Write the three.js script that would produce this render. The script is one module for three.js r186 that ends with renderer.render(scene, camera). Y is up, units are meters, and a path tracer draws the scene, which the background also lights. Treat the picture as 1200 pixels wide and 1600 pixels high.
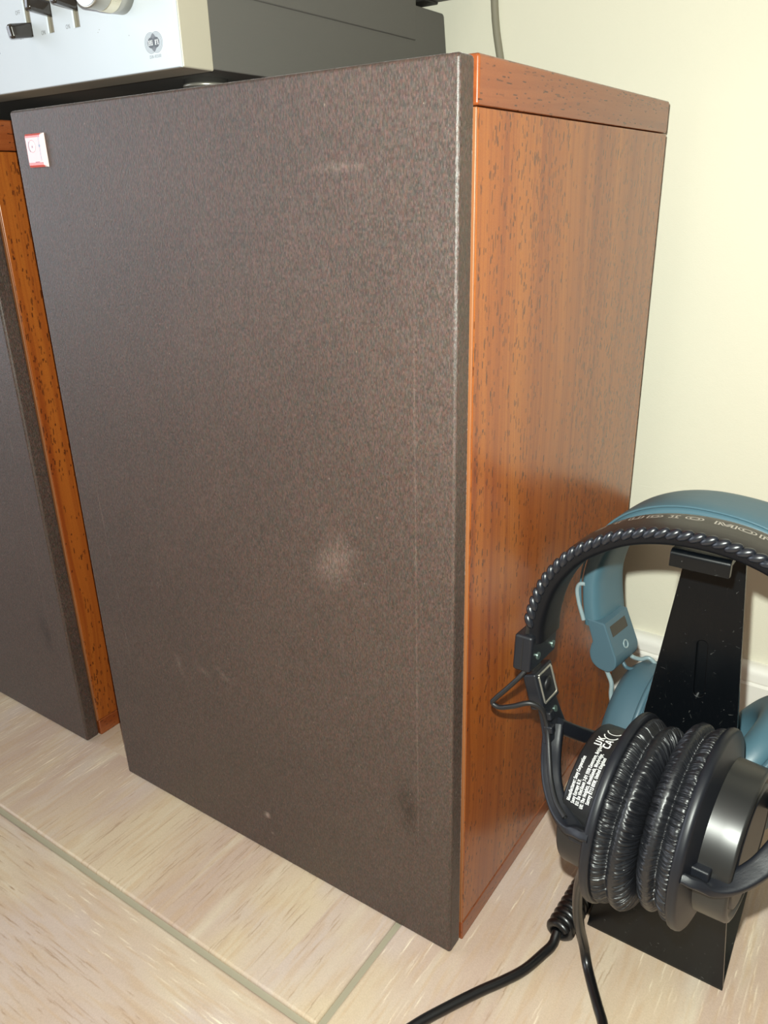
import * as THREE from 'three';
import { RoundedBoxGeometry } from 'three/addons/geometries/RoundedBoxGeometry.js';
import { mergeGeometries } from 'three/addons/utils/BufferGeometryUtils.js';
import { RectAreaLightUniformsLib } from 'three/addons/lights/RectAreaLightUniformsLib.js';

// ------------------------------------------------------------------ camera, light, exposure
const scene = new THREE.Scene();
scene.background = new THREE.Color(0x000000);
const camera = new THREE.PerspectiveCamera(66.1886, 1200 / 1600, 0.01, 20);
camera.position.set(0.14588, 0.37602, 0.27241);
camera.rotation.order = 'YXZ';
camera.rotation.set(-0.38526, 0.60985, -0.0252);
camera.updateMatrixWorld(true);
scene.add(camera);

const renderer = new THREE.WebGLRenderer({ antialias: true });
renderer.toneMapping = THREE.LinearToneMapping;
renderer.toneMappingExposure = 0.92;
renderer.shadowMap.enabled = true;
renderer.shadowMap.type = THREE.PCFSoftShadowMap;

// the photograph was taken with the flash of a handheld phone: a small source up and left of the lens
const flash = new THREE.PointLight(0xf9fff4, 1.12, 0, 2);
flash.position.set(0.1335, 0.3905, 0.2570);
flash.castShadow = true; flash.shadow.radius = 0.14; flash.shadow.mapSize.set(2048, 2048);
flash.shadow.camera.near = 0.02; flash.shadow.camera.far = 5; flash.shadow.bias = -0.0005;
scene.add(flash);

// a square ceiling light up in the room
RectAreaLightUniformsLib.init();
const ceilingLightSize = 0.9;
const roomLight = new THREE.RectAreaLight(0xffe1ce, 0.6, ceilingLightSize, ceilingLightSize);
roomLight.position.set(-0.55, 2.305, 1.05);
roomLight.rotation.x = -Math.PI / 2;
scene.add(roomLight);

// daylight from a low window in the left wall (it whitens the amplifier's front and the cloth)
const dayLight = new THREE.RectAreaLight(0xe9f2ff, 4.2, 1.5, 1.25);
dayLight.position.set(-1.985, 0.72, 1.15);
dayLight.rotation.y = -Math.PI / 2;
scene.add(dayLight);

// ------------------------------------------------------------------ helpers
const used = {};
function numbered(name) { const n = used[name] = (used[name] ?? -1) + 1; return n ? name + '_' + String(n).padStart(3, '0') : name; }
function thing(name, label, category, pos = [0, 0, 0], group) {
  const o = new THREE.Group(); o.name = numbered(name); o.position.set(...pos);
  o.userData = { label, category }; if (group) o.userData.group = group;
  scene.add(o); return o;
}
function part(name, geo, mat, parent, pos, rot) {
  const m = new THREE.Mesh(geo, mat); m.name = name; m.castShadow = m.receiveShadow = true;
  if (pos) m.position.set(...pos); if (rot) m.rotation.set(...rot);
  parent.add(m); return m;
}
function structure(o) { o.userData.kind = 'structure'; return o; }
function rng(seed) { let a = seed >>> 0; return () => { a = (a + 0x6D2B79F5) | 0; let t = Math.imul(a ^ (a >>> 15), 1 | a); t = (t + Math.imul(t ^ (t >>> 7), 61 | t)) ^ t; return ((t ^ (t >>> 14)) >>> 0) / 4294967296; }; }
function h2(x, y, s) { let h = Math.imul(x, 374761393) ^ Math.imul(y, 668265263) ^ Math.imul(s, 2246822519); h = Math.imul(h ^ (h >>> 13), 1274126177); return ((h ^ (h >>> 16)) >>> 0) / 4294967296; }
function vn(x, y, s) {
  const xi = Math.floor(x), yi = Math.floor(y); let fx = x - xi, fy = y - yi;
  fx = fx * fx * (3 - 2 * fx); fy = fy * fy * (3 - 2 * fy);
  const a = h2(xi, yi, s), b = h2(xi + 1, yi, s), c = h2(xi, yi + 1, s), d = h2(xi + 1, yi + 1, s);
  return a + (b - a) * fx + (c - a) * fy + (a - b - c + d) * fx * fy;
}
function fbm(x, y, s, n = 4) { let v = 0, a = 0.5, t = 0; for (let i = 0; i < n; i++) { v += a * vn(x, y, s + i * 17); t += a; a *= 0.5; x *= 2.03; y *= 2.03; } return v / t; }
const clamp = (v, a = 0, b = 1) => Math.min(b, Math.max(a, v));
const lerp = (a, b, t) => a + (b - a) * t;
const mix3 = (a, b, t) => [lerp(a[0], b[0], t), lerp(a[1], b[1], t), lerp(a[2], b[2], t)];
// a texture computed per texel: fn(i, j) -> [r, g, b] (0..255) or grey
function tex(w, h, fn, srgb = true) {
  const d = new Uint8Array(w * h * 4);
  for (let j = 0; j < h; j++) for (let i = 0; i < w; i++) {
    const c = fn(i, j), k = (j * w + i) * 4;
    if (typeof c === 'number') d[k] = d[k + 1] = d[k + 2] = c; else { d[k] = c[0]; d[k + 1] = c[1]; d[k + 2] = c[2]; }
    d[k + 3] = 255;
  }
  const t = new THREE.DataTexture(d, w, h, THREE.RGBAFormat);
  t.wrapS = t.wrapT = THREE.RepeatWrapping; t.magFilter = THREE.LinearFilter; t.minFilter = THREE.LinearMipmapLinearFilter; t.generateMipmaps = true; t.anisotropy = 8;
  if (srgb) t.colorSpace = THREE.SRGBColorSpace;
  t.needsUpdate = true; return t;
}
function canvasTex(w, h, draw) {
  const c = document.createElement('canvas'); c.width = w; c.height = h; draw(c.getContext('2d'), w, h);
  const t = new THREE.CanvasTexture(c); t.colorSpace = THREE.SRGBColorSpace; t.anisotropy = 8; t.magFilter = THREE.LinearFilter; return t;
}
// planar uv by the dominant normal: fn(x, y, z, axis) -> [u, v]
function planarUV(geo, fn) {
  const g = geo.index ? geo.toNonIndexed() : geo; const p = g.attributes.position, n = g.attributes.normal, uv = new Float32Array(p.count * 2);
  for (let f = 0; f < p.count; f += 3) {
    const s = [0, 0, 0]; for (let k = 0; k < 3; k++) { s[0] += n.getX(f + k); s[1] += n.getY(f + k); s[2] += n.getZ(f + k); }
    const a = s.map(Math.abs), ax = a[0] >= a[1] && a[0] >= a[2] ? 0 : a[1] >= a[2] ? 1 : 2;
    for (let k = 0; k < 3; k++) { const q = fn(p.getX(f + k), p.getY(f + k), p.getZ(f + k), ax); uv[(f + k) * 2] = q[0]; uv[(f + k) * 2 + 1] = q[1]; }
  }
  g.setAttribute('uv', new THREE.BufferAttribute(uv, 2)); return g;
}
const rbox = (w, h, d, r = 0.001, s = 2) => new RoundedBoxGeometry(w, h, d, s, r);
function boxAt(x0, x1, y0, y1, z0, z1, r = 0.0008) { const g = rbox(x1 - x0, y1 - y0, z1 - z0, Math.min(r, 0.49 * Math.min(x1 - x0, y1 - y0, z1 - z0))); g.translate((x0 + x1) / 2, (y0 + y1) / 2, (z0 + z1) / 2); return g; }
const V = (a) => new THREE.Vector3(...a);
const curve = (pts) => new THREE.CatmullRomCurve3(pts.map(V), false, 'centripetal');
const tube = (pts, r, n = 80, m = 12) => new THREE.TubeGeometry(curve(pts), n, r, m, false);
// sweep a closed section ([a, b] pairs) along points with given frames; section a along A, b along B
function sweep(frames, section, caps = true, scaleFn) {
  const n = frames.length, m = section.length, pos = [], uv = [], idx = [];
  let L = 0; const ls = [0];
  for (let i = 1; i < n; i++) { L += frames[i].p.distanceTo(frames[i - 1].p); ls.push(L); }
  const per = [0]; for (let j = 1; j <= m; j++) { const q = section[j % m], w = section[j - 1]; per.push(per[j - 1] + Math.hypot(q[0] - w[0], q[1] - w[1])); }
  for (let i = 0; i < n; i++) for (let j = 0; j <= m; j++) {
    const q = section[j % m], s = scaleFn ? scaleFn(i / (n - 1)) : [1, 1], f = frames[i];
    const v = f.p.clone().addScaledVector(f.A, q[0] * s[0]).addScaledVector(f.B, q[1] * s[1]);
    pos.push(v.x, v.y, v.z); uv.push(ls[i] / L, per[j] / per[m]);
  }
  for (let i = 0; i < n - 1; i++) for (let j = 0; j < m; j++) { const a = i * (m + 1) + j, b = a + m + 1; idx.push(a, b, a + 1, b, b + 1, a + 1); }
  if (caps) for (const i of [0, n - 1]) {
    const c = pos.length / 3, f = frames[i]; let sx = 0, sy = 0, sz = 0; for (let j = 0; j < m; j++) { const k = (i * (m + 1) + j) * 3; sx += pos[k]; sy += pos[k + 1]; sz += pos[k + 2]; }
    pos.push(sx / m, sy / m, sz / m); uv.push(0, 0);
    for (let j = 0; j < m; j++) { const k = (i * (m + 1) + j) * 3; pos.push(pos[k], pos[k + 1], pos[k + 2]); uv.push(0, 0); }
    for (let j = 0; j < m; j++) { const a = c + 1 + j, b = c + 1 + (j + 1) % m; if (i) idx.push(c, a, b); else idx.push(c, b, a); }
  }
  const g = new THREE.BufferGeometry(); g.setAttribute('position', new THREE.Float32BufferAttribute(pos, 3)); g.setAttribute('uv', new THREE.Float32BufferAttribute(uv, 2)); g.setIndex(idx);
  // make faces point outwards: compare with the section's turning sense
  g.computeVertexNormals();
  const f = frames[n >> 1], nn = g.attributes.normal, pp = g.attributes.position, mid = (n >> 1) * (m + 1); let dot = 0;
  for (let j = 0; j < m; j++) { const k = mid + j; dot += (pp.getX(k) - f.p.x) * nn.getX(k) + (pp.getY(k) - f.p.y) * nn.getY(k) + (pp.getZ(k) - f.p.z) * nn.getZ(k); }
  if (dot < 0) { const a = g.index.array; for (let i = 0; i < a.length; i += 3) { const t = a[i]; a[i] = a[i + 1]; a[i + 1] = t; } g.computeVertexNormals(); }
  return g;
}
// frames along a curve with B as near as possible to the given direction
function framesAlong(pts, n, bdir, closedDirFn) {
  const c = curve(pts), out = [];
  for (let i = 0; i < n; i++) {
    const t = i / (n - 1), p = c.getPointAt(t), T = c.getTangentAt(t), B0 = closedDirFn ? closedDirFn(t) : V(bdir);
    const A = new THREE.Vector3().crossVectors(B0, T).normalize(), B = new THREE.Vector3().crossVectors(T, A).normalize(); out.push({ p, A, B, T });
  }
  return out;
}
function superSection(a, b, e = 4, n = 28) { const s = []; for (let i = 0; i < n; i++) { const t = i / n * 2 * Math.PI, c = Math.cos(t), d = Math.sin(t); s.push([a * Math.sign(c) * Math.abs(c) ** (2 / e), b * Math.sign(d) * Math.abs(d) ** (2 / e)]); } return s; }
// lathe about the x axis: profile of [x, r]; disp(x, r, angle, k) -> [dx, dr]
function latheX(profile, seg = 96, disp) {
  const pos = [], uv = [], idx = [], m = profile.length;
  for (let i = 0; i <= seg; i++) { const a = i / seg * 2 * Math.PI; for (let j = 0; j < m; j++) { let [x, r] = profile[j]; if (disp) { const d = disp(x, r, i === seg ? 0 : a, j); x += d[0]; r += d[1]; } pos.push(x, r * Math.sin(a), r * Math.cos(a)); uv.push(i / seg, profile[j][0]); } }
  for (let i = 0; i < seg; i++) for (let j = 0; j < m - 1; j++) { const a = i * m + j, b = a + m; idx.push(a, a + 1, b, b, a + 1, b + 1); }
  const g = new THREE.BufferGeometry(); g.setAttribute('position', new THREE.Float32BufferAttribute(pos, 3)); g.setAttribute('uv', new THREE.Float32BufferAttribute(uv, 2)); g.setIndex(idx); g.computeVertexNormals();
  // weld the seam normals
  const nn = g.attributes.normal; for (let j = 0; j < m; j++) { const k = seg * m + j; const v = new THREE.Vector3(nn.getX(j) + nn.getX(k), nn.getY(j) + nn.getY(k), nn.getZ(j) + nn.getZ(k)).normalize(); nn.setXYZ(j, v.x, v.y, v.z); nn.setXYZ(k, v.x, v.y, v.z); }
  return g;
}
function flipX(g) { // mirror a geometry in x and keep its faces outward
  const c = g.clone(); c.scale(-1, 1, 1); if (c.index) { const a = c.index.array; for (let i = 0; i < a.length; i += 3) { const t = a[i]; a[i] = a[i + 1]; a[i + 1] = t; } }
  else { for (const k of Object.keys(c.attributes)) { const at = c.attributes[k], n = at.itemSize, a = at.array; for (let i = 0; i < at.count; i += 3) for (let q = 0; q < n; q++) { const t = a[i * n + q]; a[i * n + q] = a[(i + 1) * n + q]; a[(i + 1) * n + q] = t; } } }
  return c;
}
function densify(profile, n) { const c = new THREE.CatmullRomCurve3(profile.map((q) => new THREE.Vector3(q[0], q[1], 0)), false, 'centripetal'); return c.getSpacedPoints(n).map((v) => [v.x, v.y]); }

// ------------------------------------------------------------------ materials
const S = 0.42;                                    // cabinet height
const W = 0.2639, D = 0.2255, WALL = -0.273, GRILLE = 0.0113;
const std = (o) => new THREE.MeshStandardMaterial(o);
const phy = (o) => new THREE.MeshPhysicalMaterial(o);
const M = {};
// knitted brown loudspeaker cloth, one texel about 0.2 mm
{
  const w = 1280, h = 2048, r = rng(5);
  const cr = (i, j) => {
    const x = i / w * W, y = j / h * S;
    const col = Math.abs(((i / 3.0 + 0.7 * vn(i / 60, j / 90, 3)) % 1) - 0.5) * 2;
    const st = vn(i / 1.5, j / 4.6, 11), fine = h2(i, j, 8), patch = fbm(x * 26, y * 26, 21, 3);
    return { x, y, col, st, fine, patch };
  };
  const spots = []; for (let k = 0; k < 260; k++) spots.push([r() * w, r() * h, 0.8 + 1.6 * r(), 0.4 + 0.6 * r()]);
  const extra = new Float32Array(w * h);
  const blob = (cx, cy, rx, ry, rot, a, grain) => { // a dusty smear, broken by the weave
    const R = Math.max(rx, ry) * 1.6; const i0 = Math.floor((cx - R) / W * w), i1 = Math.ceil((cx + R) / W * w), j0 = Math.floor((cy - R) / S * h), j1 = Math.ceil((cy + R) / S * h);
    for (let j = Math.max(0, j0); j < Math.min(h, j1); j++) for (let i = Math.max(0, i0); i < Math.min(w, i1); i++) {
      const dx = i / w * W - cx, dy = j / h * S - cy, c = Math.cos(rot), s = Math.sin(rot), u = (dx * c + dy * s) / rx, v = (-dx * s + dy * c) / ry, d = Math.hypot(u, v) + 0.55 * (fbm(i / 26, j / 26, 77, 3) - 0.5);
      if (d < 1) extra[j * w + i] += a * (1 - d) * (grain ? 0.35 + 1.3 * vn(i / 2.5, j / 7, 31) : 1);
    }
  };
  const X = (x) => x + W; // world x to cloth x
  blob(X(-0.0669), 0.2143, 0.022, 0.013, 0.9, 24, true); blob(X(-0.0534), 0.3855, 0.017, 0.0025, 0.0, 22, true);
  blob(X(-0.152), 0.121, 0.010, 0.003, -0.5, 18, true); blob(X(-0.170), 0.118, 0.008, 0.003, -0.3, 16, true); blob(X(-0.190), 0.115, 0.012, 0.0035, 1.9, 18, true);
  blob(X(-0.1278), 0.0308, 0.0036, 0.0030, 0, 80, false); blob(X(-0.125), 0.018, 0.0014, 0.0012, 0, 60, false);
  blob(X(-0.026), 0.085, 0.011, 0.026, 0.2, -14, true); blob(X(-0.026), 0.088, 0.006, 0.012, 0.2, -8, true);
  for (let j = 0; j < h; j++) { // rubbed line where the inner frame presses through, right and left
    const y = j / h * S; const k1 = clamp((y - 0.065) / 0.01) * clamp((0.33 - y) / 0.02) * (0.35 + 1.0 * vn(1, j / 40, 61)), i1 = Math.round(X(-0.0205) / W * w);
    for (let q = -2; q <= 2; q++) extra[j * w + i1 + q] += 16 * k1 * (1 - Math.abs(q) / 3) * (0.4 + 1.2 * h2(q, j, 5));
    const k2 = clamp((y - 0.10) / 0.01) * clamp((0.235 - y) / 0.02) * (0.4 + vn(4, j / 50, 62)), i2 = Math.round((X(-0.2434) + 0.0048 * clamp((0.2197 - y) / 0.108, 0, 1.2)) / W * w);
    for (let q = -2; q <= 2; q++) extra[j * w + i2 + q] += 18 * k2 * (1 - Math.abs(q) / 3);
    const e = w - 7, k3 = 0.25 + 1.1 * vn(9, j / 14, 63) * vn(3, j / 70, 64); for (let q = -2; q <= 2; q++) extra[j * w + e + q] += 26 * k3 * (1 - Math.abs(q) / 3) * h2(q, j, 6);
  }
  for (const [sx, sy, sr, a] of spots) for (let j = -3; j <= 3; j++) for (let i = -3; i <= 3; i++) { const d = Math.hypot(i, j * 0.7); if (d < sr) { const x = Math.round(sx + i), y = Math.round(sy + j); if (x >= 0 && y >= 0 && x < w && y < h) extra[y * w + x] += 70 * a * (1 - d / sr); } }
  M.clothMap = tex(w, h, (i, j) => {
    const q = cr(i, j); let l = 0.80 + 0.22 * q.col * (0.5 + 0.5 * q.st) + 0.40 * (q.st - 0.5) + 0.26 * (q.fine - 0.5) + 0.10 * (q.patch - 0.5);
    const t = vn(i / 3, j / 5, 41) - 0.5, u = vn(i / 3, j / 5, 43) - 0.5, e = extra[j * w + i];
    return [clamp(74 * l + 14 * t + e, 8, 250), clamp(58 * l - 3 * t + 5 * u + e * 0.95, 8, 250), clamp(51 * l + 12 * u + e * 0.92, 8, 250)];
  });
  M.clothBump = tex(w, h, (i, j) => { const q = cr(i, j); return clamp(120 + 90 * (q.col - 0.5) * (0.4 + q.st) + 90 * (q.st - 0.5) + 50 * (q.fine - 0.5), 0, 255); }, false);
  M.cloth = phy({ map: M.clothMap, bumpMap: M.clothBump, bumpScale: 0.00022, roughness: 0.5, ior: 1.58, sheen: 0.35, sheenRoughness: 0.4, sheenColor: new THREE.Color(0.80, 0.76, 0.78) });
}
// orange brown veneer with dark pores, grain along v
function veneer(seed, w, h, wm, hm, opts = {}) {
  const r = rng(seed), pores = new Float32Array(w * h), n = opts.pores ?? 2600;
  for (let k = 0; k < n; k++) {
    const cx = r() * w, cy = r() * h, dens = vn(cx / w * 9, cy / h * 3, seed + 3); if (r() > dens * 1.35) continue;
    const len = (0.0015 + 0.0055 * r() * r()) / hm * h, wd = (1.2 + 1.3 * r()) * w / (1024 * wm / 0.2255), tilt = (r() - 0.5) * 0.10 + 0.05, a = 0.25 + 0.75 * r();
    for (let j = -len / 2; j < len / 2; j++) for (let q = -2; q <= 2; q++) { const x = Math.round(cx + tilt * j + q), y = Math.round(cy + j); if (x < 0 || y < 0 || x >= w || y >= h) continue; const f = a * clamp(1 - Math.abs(q) / (wd + 0.6)) * (1 - Math.abs(2 * j / len) ** 4); if (f > pores[y * w + x]) pores[y * w + x] = f; }
  }
  const A = opts.a ?? [146, 78, 27], B = opts.b ?? [119, 54, 19], C = opts.c ?? [178, 110, 42];
  const map = tex(w, h, (i, j) => {
    const x = i / w * wm, y = j / h * hm, wob = (fbm(x * 12, y * 5, seed, 3) - 0.5) * 0.016;
    const g = fbm((x + wob) * 260, y * 5, seed + 5, 3), g2 = fbm((x + wob * 1.4) * 900, y * 12, seed + 9, 2), g3 = fbm((x + wob) * 55, y * 2.2, seed + 13, 2);
    let c = mix3(A, B, clamp((g - 0.36) * 1.7)); c = mix3(c, C, clamp((g3 - 0.50) * 1.5)); c = mix3(c, B, 0.5 * clamp((g2 - 0.45) * 2));
    const band = clamp((fbm((x + wob) * 30, 7, seed + 31, 2) - 0.57) * 5); c = mix3(c, [104, 44, 18], 0.10 * band);
    c = mix3(c, [44, 18, 8], (opts.dark ?? 0.95) * pores[j * w + i]);
    const f = 0.94 + 0.12 * h2(i, j, seed); return [clamp(c[0] * f, 0, 255), clamp(c[1] * f, 0, 255), clamp(c[2] * f, 0, 255)];
  });
  const bump = tex(w, h, (i, j) => 200 - 150 * pores[j * w + i] + 14 * h2(i, j, seed + 2), false);
  return { map, bump };
}
{
  const s = veneer(71, 1024, 2048, D, S, { pores: 9000 });
  M.wood = phy({ map: s.map, bumpMap: s.bump, bumpScale: 0.00025, roughness: 0.6, specularIntensity: 0.15, clearcoat: 1.0, clearcoatRoughness: 0.24 });
  const e = veneer(93, 256, 1024, 0.026, D, { pores: 500, a: [134, 70, 34], b: [120, 58, 26], c: [148, 84, 42] });
  M.woodEdge = phy({ map: e.map, bumpMap: e.bump, bumpScale: 0.0002, roughness: 0.6, specularIntensity: 0.15, clearcoat: 1.0, clearcoatRoughness: 0.26 });
  M.woodLip = phy({ color: 0x86532f, roughness: 0.5, clearcoat: 0.4, clearcoatRoughness: 0.35 });
}
// fabric-free plain materials
M.darkBoard = std({ color: 0x1c1815, roughness: 0.9 });
function speckBump(seed, f = 1) { return tex(256, 256, (i, j) => 128 + 100 * (fbm(i / 6 * f, j / 6 * f, seed, 2) - 0.5) + 60 * (h2(i, j, seed) - 0.5), false); }
M.grain = speckBump(4); M.grain.repeat.set(1, 1);

// ------------------------------------------------------------------ room
const RX0 = -2.0, RX1 = 1.5, RZ1 = 2.4, RH = 2.35;
{
  const bump = tex(512, 512, (i, j) => 128 + 110 * (fbm(i / 24, j / 24, 301, 4) - 0.5) + 40 * (h2(i, j, 2) - 0.5), false); bump.repeat.set(5, 5);
  M.wall = std({ color: 0xe6e2d0, roughness: 0.93, bumpMap: bump, bumpScale: 0.0004 });
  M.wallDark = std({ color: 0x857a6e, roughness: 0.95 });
  M.ceiling = std({ color: 0xe8e6e0, roughness: 0.95 });
  const uvm = (g) => planarUV(g, (x, y, z, a) => a === 0 ? [z, y] : a === 1 ? [x, z] : [x, y]);
  const t = 0.12;
  structure(part('wall_back', uvm(new THREE.BoxGeometry(RX1 - RX0 + 2 * t, RH, t)), M.wall, scene, [(RX0 + RX1) / 2, RH / 2, WALL - t / 2]));
  const wl = new THREE.Group(); wl.name = 'wall_left'; structure(wl); scene.add(wl);
  for (const [z0, z1, y0, y1] of [[WALL, 0.33, 0, RH], [1.97, RZ1, 0, RH], [0.33, 1.97, 1.42, RH]]) part('wall_section', uvm(new THREE.BoxGeometry(t, y1 - y0, z1 - z0)), M.wall, wl, [RX0 - t / 2, (y0 + y1) / 2, (z0 + z1) / 2]);
  const bd = new THREE.Group(); bd.name = 'window_1'; structure(bd); scene.add(bd);
  const white = std({ color: 0xe9e9e6, roughness: 0.4 }), sky = std({ color: 0xdfe8f2, emissive: 0xe9f2ff, emissiveIntensity: 0.8, roughness: 0.3 });
  for (const [z0, z1, y0, y1] of [[0.33, 0.40, 0, 1.42], [1.90, 1.97, 0, 1.42], [0.40, 1.90, 0, 0.095], [0.40, 1.90, 1.345, 1.42], [1.12, 1.18, 0.095, 1.345]]) part('frame_bar', boxAt(RX0 - 0.08, RX0 - 0.01, y0, y1, z0, z1, 0.004), white, bd);
  part('pane', new THREE.BoxGeometry(0.012, 1.25, 0.72), sky, bd, [RX0 - 0.05, 0.72, 0.76]); part('pane', new THREE.BoxGeometry(0.012, 1.25, 0.72), sky, bd, [RX0 - 0.05, 0.72, 1.54]);
  structure(part('wall_right', uvm(new THREE.BoxGeometry(t, RH, RZ1 - WALL)), M.wallDark, scene, [RX1 + t / 2, RH / 2, (RZ1 + WALL) / 2]));
  structure(part('wall_front', uvm(new THREE.BoxGeometry(RX1 - RX0 + 2 * t, RH, t)), M.wallDark, scene, [(RX0 + RX1) / 2, RH / 2, RZ1 + t / 2]));
  structure(part('ceiling', new THREE.BoxGeometry(RX1 - RX0 + 2 * t, t, RZ1 - WALL + 2 * t), M.ceiling, scene, [(RX0 + RX1) / 2, RH + t / 2, (RZ1 + WALL) / 2]));
  // white skirting with a groove below its rounded top
  const sh = new THREE.Shape(); sh.moveTo(0, 0); sh.lineTo(0.011, 0); sh.lineTo(0.011, 0.044); sh.lineTo(0.0092, 0.0455); sh.lineTo(0.0098, 0.047); sh.lineTo(0.0092, 0.052); sh.quadraticCurveTo(0.008, 0.0575, 0.003, 0.0578); sh.lineTo(0, 0.0578); sh.closePath();
  const g = new THREE.ExtrudeGeometry(sh, { depth: RX1 - RX0, bevelEnabled: false }); g.rotateY(Math.PI / 2); g.scale(1, 1, -1); g.translate(RX0, 0, WALL);
  { const a = g.attributes; for (const k of ['position', 'normal', 'uv']) { const at = a[k], n = at.itemSize, r = at.array; for (let i = 0; i < at.count; i += 3) for (let q = 0; q < n; q++) { const tt = r[i * n + q]; r[i * n + q] = r[(i + 1) * n + q]; r[(i + 1) * n + q] = tt; } } g.computeVertexNormals(); }
  M.skirting = std({ color: 0xf1efe9, roughness: 0.5 });
  structure(part('baseboard_back', g, M.skirting, scene));
  // the ceiling light seen by the room
  const cl = thing('ceiling_light', 'square white ceiling light panel up in the middle of the room', 'light', [-0.55, RH, 1.05]);
  part('frame', boxAt(-0.48, 0.48, -0.03, 0, -0.48, 0.48, 0.004), std({ color: 0xdddddd, roughness: 0.5 }), cl);
  part('diffuser', boxAt(-0.45, 0.45, -0.036, -0.03, -0.45, 0.45, 0.002), std({ color: 0xffffff, emissive: 0xffe1ce, emissiveIntensity: 1.0, roughness: 0.6 }), cl);
}
// floor: large tiles with a printed wood figure, pale grout between
{
  const floor = new THREE.Group(); floor.name = 'floor'; structure(floor); scene.add(floor);
  M.grout = std({ color: 0x99927f, roughness: 0.95, bumpMap: M.grain, bumpScale: 0.0004 });
  part('grout_bed', new THREE.BoxGeometry(RX1 - RX0 + 0.24, 0.05, RZ1 - WALL + 0.24), M.grout, floor, [(RX0 + RX1) / 2, -0.0272, (RZ1 + WALL) / 2]);
  const mk = (seed) => { // grain along v; 0.6 m x 0.6 m
    const w = 1536, h = 1536, r = rng(seed), sc = new Float32Array(w * h);
    for (let k = 0; k < 5200; k++) {
      const cx = r() * w, cy = r() * h, d = fbm(cx / 170, cy / 420, seed + 50, 3); const light = d > 0.5; if (r() > Math.abs(d - 0.48) * 6.5) continue;
      const len = 18 + 90 * r() * r(), a = (0.3 + 0.7 * r()) * (light ? 1 : -0.8), tl = (r() - 0.5) * 0.12;
      for (let j = -len / 2; j < len / 2; j++) { const x = Math.round(cx + tl * j), y = Math.round(cy + j); if (x < 0 || y < 0 || x >= w - 1 || y >= h) continue; const f = a * (1 - Math.abs(2 * j / len)); sc[y * w + x] += f; sc[y * w + x + 1] += f * 0.4; }
    }
    const knots = []; for (let k = 0; k < 7; k++) knots.push([r() * w, r() * h, 5 + 8 * r()]);
    if (seed === 411) { knots.push([w * 0.5, h * 0.5, 9]); }
    return tex(w, h, (i, j) => {
      const n1 = fbm(i / 150, j / 380, seed, 4), n2 = fbm(i / 26, j / 240, seed + 3, 3), n3 = fbm(i / 5, j / 46, seed + 7, 2), n4 = fbm(i / 90, j / 130, seed + 11, 3);
      let c = mix3([194, 175, 150], [180, 157, 142], clamp((n1 - 0.36) * 2.8)); c = mix3(c, [200, 186, 166], clamp((n2 - 0.5) * 2.4)); c = mix3(c, [186, 168, 160], 0.7 * clamp((n4 - 0.52) * 4)); c = mix3(c, [178, 148, 118], 0.32 * clamp((n3 - 0.52) * 4));
      for (const q of knots) { const dd = Math.hypot(i - q[0], (j - q[1]) * 0.8) / q[2] + 0.6 * (fbm(i / 7, j / 7, 5, 2) - 0.5); if (dd < 1) c = mix3(c, [128, 104, 86], 0.7 * (1 - dd)); }
      const s = sc[j * w + i]; c = s > 0 ? mix3(c, [240, 228, 204], clamp(0.62 * s)) : mix3(c, [140, 112, 88], clamp(-0.8 * s));
      const f = 0.97 + 0.06 * h2(i, j, seed); return [c[0] * f, c[1] * f, c[2] * f];
    });
  };
  const bump = tex(1024, 1024, (i, j) => 128 + 120 * (fbm(i / 5, j / 60, 611, 3) - 0.5) + 50 * (fbm(i / 30, j / 30, 612, 3) - 0.5), false);
  const mats = [411, 422, 433].map((s) => phy({ map: mk(s), bumpMap: bump, bumpScale: 0.0005, roughness: 0.5 }));
  mats[0].color.set(0xf1e7e3);
  // tiles are 0.355 deep behind the long joint; the row in front runs the other way
  const J = 0.082, g = 0.0019, L = 0.56;
  const tile = (x0, x1, z0, z1, m, along, ou, ov) => {
    const geo = planarUV(boxAt(x0 + g, x1 - g, -0.012, 0, z0 + g, z1 - g, 0.0018), (x, y, z) => along === 'z' ? [(x - x0) / 0.6 + ou, (z - z0) / 0.6 + ov] : [(z - z0) / 0.6 + ou, (x - x0) / 0.6 + ov]);
    part('tile', geo, mats[m], floor);
  };
  tile(-0.0353 - L, -0.0353, J - L, J, 1, 'z', 0.13, 0.2); tile(-0.0353, -0.0353 + L, J - L, J, 2, 'z', 0.4, 0.55);
  tile(-0.0353 - 2 * L, -0.0353 - L, J - L, J, 2, 'z', 0.1, 0.1); tile(-0.0353 + L, -0.0353 + 2 * L, J - L, J, 1, 'z', 0.7, 0.3); tile(-0.0353 - 3 * L, -0.0353 - 2 * L, J - L, J, 1, 'z', 0.5, 0.6); tile(-0.0353 + 2 * L, -0.0353 + 3 * L, J - L, J, 2, 'z', 0.2, 0.6);
  for (let k = -3; k < 3; k++) for (let q = 0; q < 5; q++) tile(-0.36 + k * L + (q % 2) * 0.2, -0.36 + (k + 1) * L + (q % 2) * 0.2, J + q * L, J + (q + 1) * L, [0, 1, 0, 2, 1][(q + k + 6) % 5], 'x', q === 0 && k === 0 ? 0.30 : 0.1 * k, 0.17 * k + 0.3 * q);
}

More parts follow.
